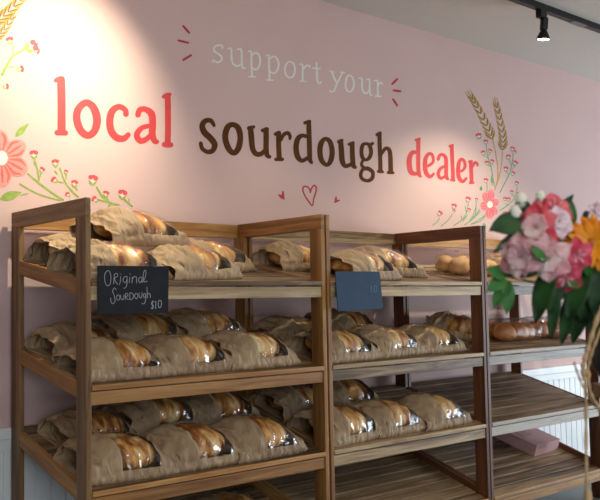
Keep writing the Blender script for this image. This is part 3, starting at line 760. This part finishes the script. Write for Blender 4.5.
# left spray
r = spray('painted coral flower with green bud stems at the left, above the dark rack frame', (2, 158))
q = (20, 140, 5.0)
stems(r, *q, [[(72,95,8),(85,140,9),(95,200,9)], [(108,160,7),(98,190,8)], [(40,170,9),(100,220,11),(160,265,11),(215,300,11)], [(200,140,8),(225,210,9),(260,255,10),(290,285,11)], [(232,170,6),(230,195,7)], [(275,228,7),(285,250,8)], [(180,205,7),(215,215,8)], [(383,235,9),(410,280,11),(450,315,12),(495,324,9)], [(370,295,8),(415,305,9),(450,315,10)], [(450,318,9),(440,340,8)], [(430,280,7),(440,300,7)], [(510,285,8),(535,310,10),(560,332,9)], [(545,295,6),(545,312,7)], [(0,220,9),(60,255,8),(120,280,8),(200,302,7)]], P_GREEN)
for x, y, s, a in [(34,154.5,1.35,-.1),(42,170,.9,.5),(55.5,163,1.2,-.1),(54.5,180,1.0,-1),(66,172,.7,.2),(74.5,183.5,1.1,.1),(68,194.5,.8,-.8),(93,180,1.6,.1),(106,194,1.0,.2),(95,199.5,1.0,-1),(122.5,194.5,1.5,.1)]:
    bud(r, x, y, s, a)
for a in [(15,137,29,123,6.5),(0,199,22,192,9),(20,195.5,30,193,1.5),(38,169,33,161,2),(58,175,54,170,2)]: leaf_p(r, *a, P_GREEN)
flower_p(r, 1.5, 158, [(25,143,19),(27,172,20),(3,187,19),(-20,165,19),(-4,129,21)], P_PINKM, P_CORALP, P_CREAM, 6.2)
r = spray('painted wheat and bud branch in the top left corner of the wall', (10, 45))
stems(r, 0, 0, 8.333, [[(20,620,26),(60,540,18),(110,470,16),(210,405,14)], [(110,470,9),(110,380,9)], [(60,560,9),(115,558,10)], [(210,405,10),(250,440,8)]], P_GREEN)
for x, y, s, a in [(10,40.5,1.2,-.3),(32,46.5,1.9,1.0),(20.5,69,1.1,1.3),(37,51,.9,1.6),(6,86.5,.9,1.4)]: bud(r, x, y, s, a)
leaf_p(r, 25, 49, 28, 42, 3, P_GREEN); leaf_p(r, 26, 50, 33, 53, 2.5, P_GREEN)
ear(r, [(-20,38),(-6,24),(8,12),(24,-4)], 2.9, P_WHEAT, P_WHEATD)
ear(r, [(-14,46),(-6,40),(4,30),(13,16)], 2.0, P_WHEAT, P_WHEATD)

# ------------------------------------------------------------------ ceiling track with spot heads
TY = -.075
tr = empty('lighting_track', (3.0, TY, ZC), 'black lighting track running along the white ceiling', 'lighting track')
board('track_rail', (-3.2, -.018, -.036), (2.6, .018, 0), BLACKM, tr, .002)
board('power_feed', (.02, -.019, -.039), (.16, .019, -.034), plain('grey_track_cover', (120, 112, 108), .5), tr, .001)
def head(x, tgt, label, energy, size, blend=.6, col=(1, .91, .67)):
    z = ZC-.036; r = empty('track_spotlight', (x, TY, z), label, 'spotlight', 'spotlights on the ceiling track')
    board('adapter', (-.03, -.017, -.042), (.03, .017, 0), BLACKM, r, .003)
    vs, fs = tube([(0, 0, -.04), (0, 0, -.062), (.022, 0, -.075)], .006); mk('arm', vs, fs, BLACKM, r, True)
    pv = Vector((.026, 0, -.055)); d = (Vector(tgt)-(Vector((x, TY, z))+pv)).normalized()
    u = d.orthogonal().normalized(); rot = Matrix((u, d.cross(u), d)).transposed()
    def loc(vs): return [pv+rot@Vector(v) for v in vs]
    vs, fs = lathe([(.0, -.02), (.020, -.02), (.022, -.015), (.022, .045), (.018, .05), (.0, .05)], 20); mk('lamp_housing', loc(vs), fs, BLACKM, r)
    vs, fs = lathe([(.016, .048), (.020, .055), (.034, .085), (.036, .098), (.033, .099), (.030, .086), (.017, .058)], 24); sh = mk('shade', loc(vs), fs, BLACKM, r, True)
    em, nt, N, L, b = new_mat('lit_lamp_face'); b.inputs['Emission Color'].default_value = (1, .9, .74, 1); b.inputs['Emission Strength'].default_value = 14
    vs, fs = lathe([(.0, .0975), (.031, .0975)], 20); under(sh, mk('lamp_face', loc(vs), fs, em, r))
    l = bpy.data.lights.new('spot', 'SPOT'); l.energy = energy; l.spot_size = R(size); l.spot_blend = blend; l.color = col; l.shadow_soft_size = .03
    o = bpy.data.objects.new('spot_lamp', l); COL.objects.link(o); o.parent = r
    o.location = pv+d*.105; o.rotation_euler = (-d).to_track_quat('Z', 'Y').to_euler()
    return r
head(2.715, (2.75, .06, 1.5), 'black spotlight hanging from the ceiling track, beside the grey power cover', 84, 118, .7)
head(.46, (-.05, .60, 1.75), 'black spotlight on the track above the left rack', 105, 114, .85)
head(1.35, (1.25, .30, 1.0), 'black spotlight on the track above the middle rack', 20, 80, .9)

# ------------------------------------------------------------------ bouquet in a dark jar
BD0 = 1.32
PETAL = {}
def petal_mat(name, a, b_, soft=.42):
    m, nt, N, L, b = new_mat(name)
    tc = N.new('ShaderNodeTexCoord'); n = N.new('ShaderNodeTexNoise'); n.inputs['Scale'].default_value = 45; n.inputs['Detail'].default_value = 3
    L.new(tc.outputs['Object'], n.inputs['Vector']); r = N.new('ShaderNodeValToRGB')
    r.color_ramp.elements[0].position = .35; r.color_ramp.elements[1].position = .65
    r.color_ramp.elements[0].color = lin(a); r.color_ramp.elements[1].color = lin(b_)
    L.new(n.outputs['Fac'], r.inputs['Fac']); L.new(r.outputs['Color'], b.inputs['Base Color'])
    b.inputs['Roughness'].default_value = .55
    if soft:
        tl = N.new('ShaderNodeBsdfTranslucent'); L.new(r.outputs['Color'], tl.inputs['Color'])
        mx = N.new('ShaderNodeMixShader'); mx.inputs[0].default_value = soft
        L.new(b.outputs[0], mx.inputs[1]); L.new(tl.outputs[0], mx.inputs[2]); L.new(mx.outputs[0], N['Material Output'].inputs['Surface'])
    return m
M_CORAL = petal_mat('coral_petal', (226, 58, 84), (246, 140, 142)); M_MAUVE = petal_mat('mauve_pink_petal', (236, 178, 182), (252, 222, 216))
M_PALE = petal_mat('blush_white_petal', (250, 190, 190), (255, 236, 228)); M_HOT = petal_mat('hot_pink_petal', (224, 46, 84), (246, 120, 140)); M_ORANGE = petal_mat('orange_petal', (246, 158, 12), (252, 186, 28))
M_LILAC = petal_mat('pale_pink_petal', (240, 210, 218), (252, 238, 238)); M_WHITEP = petal_mat('white_bud', (244, 242, 222), (255, 252, 240))
M_LEAF = petal_mat('dark_green_leaf', (28, 62, 26), (52, 96, 40)); M_LEAF2 = petal_mat('fresh_green_leaf', (52, 112, 46), (84, 146, 66))
M_STEM = plain('flower_stem_green', (52, 84, 40), .55); M_CORE = petal_mat('gerbera_disc', (196, 110, 10), (228, 146, 18)); M_DARKBUD = plain('dark_grey_bud', (52, 52, 58), .6)
TWINE = plain('raffia_twine', (184, 150, 108), .8, .3, 200, .2, 60)
JARM = plain('dark_glazed_jar', (20, 19, 22), .3, .05, 20)
JC = at(626, 350, BD0+.02); JZ = CP.z-.135   # jar axis, foot height
def petal_grid(L, w, curl, cup, tipw=.15, nl=8, nw=5, ruffle=0, seed=0):
    """petal along +X, face towards +Z"""
    vs, fs = [], []
    for i in range(nl+1):
        t = i/nl; hw = w/2*(max(0, math.sin(math.pi*min(1, t*.92+.06)**.75))**.8+tipw*t*(1-t))
        ang = curl*t; x = L*(math.sin(ang)/curl if abs(curl) > .01 else t); z = -L*((1-math.cos(ang))/curl if abs(curl) > .01 else 0)
        for j in range(nw+1):
            s = j/nw*2-1
            vs.append(Vector((x, hw*s, z+cup*w*s*s*(.3+.7*t)+ruffle*math.sin(s*5+t*9+seed)*t)))
    for i in range(nl):
        for j in range(nw): a = i*(nw+1)+j; fs.append((a, a+1, a+nw+2, a+nw+1))
    return vs, fs
def frame(n, up=Vector((0, 0, 1))):
    n = n.normalized(); x = up-n*up.dot(n); x = x.normalized() if x.length > 1e-3 else n.orthogonal().normalized()
    return Matrix((x, n.cross(x), n)).transposed()
def solid(o, t=.0006):
    m = o.modifiers.new('thickness', 'SOLIDIFY'); m.thickness = t; return o
JTOP = Vector((JC.x, JC.y, JZ+.15))
def stem_to(r, p, rad=.0016, mid=None):
    """curved stem from the jar mouth to p (world)"""
    k = random.Random(hash((round(p.x, 3), round(p.z, 3))) % 1000); a = k.uniform(0, 6.28)
    b0 = JTOP+Vector((.022*math.cos(a), .022*math.sin(a), -.05)); b1 = JTOP+(p-JTOP)*.45+Vector((0, 0, -.01))+((JTOP-p).normalized()*0)
    path = smooth_path([tuple(b0), tuple(JTOP+(p-JTOP)*.12), tuple(b1), tuple(p)], False, 6)
    vs, fs = tube([Vector(q)-r.location for q in path], rad, 6)
    return mk('stem', vs, fs, M_STEM, r, True)
toC = lambda p: (CP-p).normalized()
def flower(name, label, px, py, dist, tilt, n, L, w, mat, curl, cup, group, core=None, seed=0, rows=1, cat='flower', spread=.35, ruffle=.0, rowk=.14):
    p = at(px, py, dist); r = empty(name, p, label, cat, group)
    nrm = (toC(p)+RT*tilt[0]+UP*tilt[1]).normalized(); Fm = frame(nrm); k = random.Random(seed)
    for row in range(rows):
        vs, fs = [], []
        for i in range(n):
            a = 2*math.pi*(i+(.5 if row else 0))/n+k.uniform(-.08, .08)
            el = spread+row*.28+k.uniform(-.06, .06); l = L*(1-rowk*row)*k.uniform(.92, 1.05)
            v, f = petal_grid(l, w, curl, cup, ruffle=ruffle, seed=i)
            Q = Matrix.Rotation(a, 3, 'Z') @ Matrix.Rotation(-el, 3, 'Y')
            b = len(vs); vs += [Fm@(Q@(q+Vector((L*.06, 0, 0)))) for q in v]; fs += [tuple(b+j for j in g) for g in f]
        solid(mk('petals', vs, fs, mat[row % len(mat)], r, True))
    if core:
        v, f = blob((0, 0, 0), L*core[1], L*core[1], L*core[1]*.5, seed, amp=.3, sc=200); mk('flower_centre', [Fm@q for q in v], f, core[0], r, True)
    else:
        vs, fs = [], []
        for i in range(5):
            a = i*1.257; tube([Vector((0, 0, 0)), Fm@Vector((.006*math.cos(a), .006*math.sin(a), L*.45)), Fm@Vector((.009*math.cos(a), .009*math.sin(a), L*.62))], [.0007, .0006, .0011], 5, True, vs, fs)
        mk('stamens', vs, fs, M_LILAC, r, True)
    stem_to(r, p-nrm*.004)
    return r
G = 'flowers in the dark jar'
flower('gerbera_daisy', 'large orange daisy at the right of the bouquet', 592, 243, 1.27, (-.1, .25), 17, .043, .0125, [M_ORANGE, M_ORANGE], .35, -.05, G, (M_CORE, .24), 4, 2, spread=.18)
for i, (px, py, dd, tl, mt, L, lab) in enumerate([
    (536, 228, 1.24, (-.35, .3), M_CORAL, .036, 'coral pink lily bloom at the top left of the bouquet'),
    (553, 211, 1.27, (.25, .6), M_CORAL, .030, 'coral pink lily bloom highest in the bouquet'),
    (521, 256, 1.22, (-.5, -.1), M_MAUVE, .036, 'mauve pink lily bloom furthest left in the bouquet'),
    (548, 258, 1.21, (.0, -.2), M_MAUVE, .035, 'mauve pink lily bloom in the middle of the bouquet'),
    (575, 254, 1.23, (.4, -.2), M_HOT, .027, 'hot pink lily bloom just below left of the orange daisy'),
    (565, 276, 1.24, (.1, -.5), M_HOT, .027, 'hot pink lily bloom lowest in the bouquet'),
    (558, 222, 1.25, (.7, .3), M_LILAC, .026, 'pale pink lily bloom left of the orange daisy'),
    (603, 212, 1.34, (0, .7), M_LILAC, .024, 'pale pink lily bloom above the orange daisy')]):
    flower('lily_bloom', lab, px, py, dd, tl, 6, L, L*.86, [mt, M_PALE if i in (0, 3) else mt], .95, .12, G, None, 20+i, 2, spread=.42, ruffle=.002, rowk=.42)
def bud3(label, px, py, dist, s, mat, name='flower_bud'):
    p = at(px, py, dist); r = empty(name, p, label, 'flower', G)
    v, f = blob((0, 0, 0), s*.8, s*.8, s*1.1, int(px), amp=.12, sc=40, flat=1); bh = mk('bud_head', v, f, mat, r, True)
    vs, fs = [], []
    for i in range(4):
        a = i*1.57; v, f = petal_grid(s*1.5, s*.8, .9, .1); Q = Matrix.Rotation(a, 3, 'Z') @ Matrix.Rotation(-.9, 3, 'Y')
        b = len(vs); vs += [Q@q+Vector((0, 0, -s*1.05)) for q in v]; fs += [tuple(b+j for j in g) for g in f]
    under(bh, solid(mk('calyx', vs, fs, M_LEAF2, r, True))); stem_to(r, p-Vector((0, 0, s*.9)), .0014)
bud3('white flower bud at the top of the bouquet, nearest the painted flower', 521, 200, 1.27, .0102, M_WHITEP)
bud3('white flower bud on the tallest stem left of the pointed leaf', 540.5, 197, 1.28, .0085, M_WHITEP)
bud3('white flower bud lowest of the white ones, above the round dark leaf', 515, 214, 1.26, .0115, M_WHITEP)
bud3('dark grey bud between the coral bloom and the upright leaf', 566, 219, 1.33, .009, M_DARKBUD)
bud3('dark grey bud just above the orange daisy', 587, 217, 1.36, .009, M_DARKBUD)
def leafy(label, lst, mat, name='leaf_sprig'):
    """lst: (base px, base py, tip px, tip py, width px, dist, roll)"""
    p = at(lst[0][0], lst[0][1], lst[0][5]); r = empty(name, p, label, 'foliage', G)
    for bx_, by_, tx, ty, w, dd, ro in lst:
        b0, t0 = at(bx_, by_, dd), at(tx, ty, dd-.012); ax = (t0-b0); L = ax.length; X = ax.normalized()
        Z = (toC(b0)+UP*.5+RT*ro); Z = (Z-X*Z.dot(X)).normalized(); Q = Matrix((X, Z.cross(X), Z)).transposed()
        v, f = petal_grid(L*1.04, w*dd/F, .5, .12, nl=10, nw=6)
        solid(mk('leaf', [Q@q+b0-p for q in v], f, mat, r, True), .0008)
    stem_to(r, p, .0017)
    return r
leafy('round dark green leaf at the left edge of the bouquet', [(524, 222, 492, 226, 27, 1.25, -.3), (523, 232, 495, 248, 11, 1.24, 0)], M_LEAF)
leafy('long pointed dark leaf rising above the coral blooms', [(551, 222, 573, 194, 11, 1.31, .3), (556, 222, 552, 202, 10, 1.32, -.2)], M_LEAF)
leafy('single upright leaf standing above the dark grey bud', [(572, 226, 572, 200, 10, 1.33, .2)], M_LEAF2)
leafy('small leaves around the white buds at the top left', [(528, 218, 524, 199, 13, 1.29, .2), (529, 218, 537, 202, 10, 1.30, 0), (545, 212, 543, 203, 9, 1.30, .1), (545, 210, 551, 205, 8, 1.30, .1), (527, 222, 518, 212, 9, 1.28, 0)], M_LEAF)
leafy('bright green lobed sprig low at the left edge, over the red-brown post', [(505, 276, 489, 268, 15, 1.24, 0), (506, 279, 488, 289, 15, 1.24, .2), (507, 281, 505, 296, 13, 1.25, 0), (506, 284, 493, 305, 13, 1.25, -.2), (508, 284, 508, 313, 14, 1.25, .3), (510, 277, 505, 263, 10, 1.25, 0)], M_LEAF2)
leafy('broad dark leaves hanging below the mauve blooms', [(552, 268, 532, 320, 22, 1.23, -.3), (556, 270, 552, 312, 20, 1.25, .2), (545, 266, 522, 274, 13, 1.22, 0), (556, 285, 551, 338, 13, 1.27, 0)], M_LEAF)
leafy('dark leaves massed under the daisy by the jar mouth', [(585, 270, 566, 318, 24, 1.27, -.1), (590, 268, 583, 322, 24, 1.28, .2), (598, 270, 600, 326, 24, 1.27, 0), (578, 285, 560, 342, 18, 1.30, 0), (585, 290, 574, 342, 20, 1.31, .2), (600, 290, 592, 336, 22, 1.3, 0), (572, 262, 558, 300, 16, 1.26, 0), (606, 262, 614, 318, 26, 1.28, 0)], M_LEAF)
leafy('mid green leaves tucked between coral blooms and daisy', [(562, 262, 551, 236, 12, 1.27, .2), (568, 266, 561, 240, 11, 1.28, 0), (545, 262, 534, 246, 10, 1.2, 0), (580, 282, 566, 284, 10, 1.24, 0), (590, 275, 584, 262, 10, 1.26, .2)], M_LEAF2)
# jar, stand and twine
j = empty('flower_jar', (JC.x, JC.y, JZ), 'dark glazed jar holding the bouquet at the right edge', 'jar')
vs, fs = lathe([(0, .0), (.028, .0), (.034, .004), (.050, .03), (.058, .062), (.056, .095), (.044, .125), (.036, .138), (.036, .15), (.040, .157), (.037, .157), (.033, .15), (.033, .138), (.041, .122), (.053, .095), (.055, .062), (.046, .03), (.0, .006)], 32)
mk('jar_body', vs, fs, JARM, j, True)
vs, fs = lathe([(.0455, .121), (.049, .125), (.0455, .130)], 32); mk('rim_band', vs, fs, JARM, j, True)
stx = JC+RT*.045
s_ = empty('plant_stand', (stx.x, stx.y, 0), 'slim wooden plant stand under the flower jar', 'plant stand', rz=-yaw)
board('stand_top', (-.075, -.075, JZ-.022), (.075, .075, JZ-.0005), wood('dark', 'x'), s_)
board('column', (-.03, -.03, .03), (.03, .03, JZ-.022), wood('dark', 'z'), s_)
board('foot', (-.1, -.1, 0), (.1, .1, .03), wood('dark', 'x'), s_)
tw = empty('raffia_twine', at(586, 375, 1.262), 'tan raffia twine tied round the jar, long end dangling', 'twine')
def strand(name, pts, rad):
    P = smooth_path([tuple(at(*p)-tw.location) for p in pts], False, 8); n = len(P)
    vs, fs = tube(P, [rad*(1+.25*math.sin(i*1.3)) for i in range(n)], 7); mk(name, vs, fs, TWINE, tw, True)
strand('bow_loop', [(612, 296, 1.255), (600, 312, 1.25), (591, 338, 1.25), (586, 356, 1.252), (583, 368, 1.255), (585, 380, 1.256)], .0036)
strand('bow_loop', [(606, 318, 1.26), (598, 336, 1.26), (591, 355, 1.262), (588, 368, 1.262), (586, 378, 1.26)], .0022)
strand('twine_end', [(574, 362, 1.25), (578, 374, 1.25), (583, 386, 1.254), (590, 398, 1.256), (597, 408, 1.258), (606, 416, 1.26)], .0017)
strand('twine_end', [(588, 372, 1.255), (590, 390, 1.25), (597, 404, 1.25), (608, 412, 1.255)], .0020)
strand('twine_end', [(585, 374, 1.258), (586, 400, 1.258), (586, 440, 1.258), (586.5, 478, 1.258), (587, 492, 1.258), (588, 510, 1.258)], .0024)
vs, fs = blob((0, 0, 0), .0065, .0065, .008, 5, amp=.2, sc=60, flat=1); mk('knot', vs, fs, TWINE, tw, True)
kp = at(588, 497, 1.258)-tw.location; vs, fs = blob((0, 0, 0), .006, .006, .011, 6, amp=.2, sc=60, flat=1); mk('knot', vs, fs, TWINE, tw, True, loc=kp)
vs, fs = tube([JTOP-tw.location+Vector((.0475*math.cos(a*.2618), .0475*math.sin(a*.2618), -.018)) for a in range(25)], .003, 6); mk('wrap', vs, fs, TWINE, tw, True)

# ------------------------------------------------------------------ daylight and added fill lights
w = bpy.data.worlds.new('daylight'); SC.world = w; w.use_nodes = True
bg = w.node_tree.nodes['Background']; bg.inputs['Color'].default_value = (.90, .93, 1.0, 1); bg.inputs['Strength'].default_value = .04
def area(name, loc, tgt, sx, sy, e, col):
    l = bpy.data.lights.new(name, 'AREA'); l.shape = 'RECTANGLE'; l.size = sx; l.size_y = sy; l.energy = e; l.color = col
    o = bpy.data.objects.new(name, l); COL.objects.link(o); o.location = loc
    o.rotation_euler = (Vector(loc)-Vector(tgt)).to_track_quat('Z', 'Y').to_euler(); return o
area('shopfront_daylight', (7.0, -2.0, .80), (3.4, .5, .45), 2.6, 1.3, 175, (.78, .89, 1.0))
area('ceiling_lamps_fill', (1.0, -2.4, 2.70), (1.0, -.6, 1.2), 4.0, 1.2, 35, (1, .92, .84))  # unseen warm fill added in place of the room's other ceiling lamps
area('bouquet_fill', (-1.7, -4.5, 1.6), (-.2, -1.4, 1.1), 1.8, 1.7, 58, (.86, .93, 1.0))  # unseen light added behind the camera to brighten the bouquet
SC.view_settings.view_transform = 'Standard'; SC.view_settings.look = 'None'; SC.view_settings.gamma = 1
SC.view_settings.use_curve_mapping = False; SC.view_settings.exposure = 0
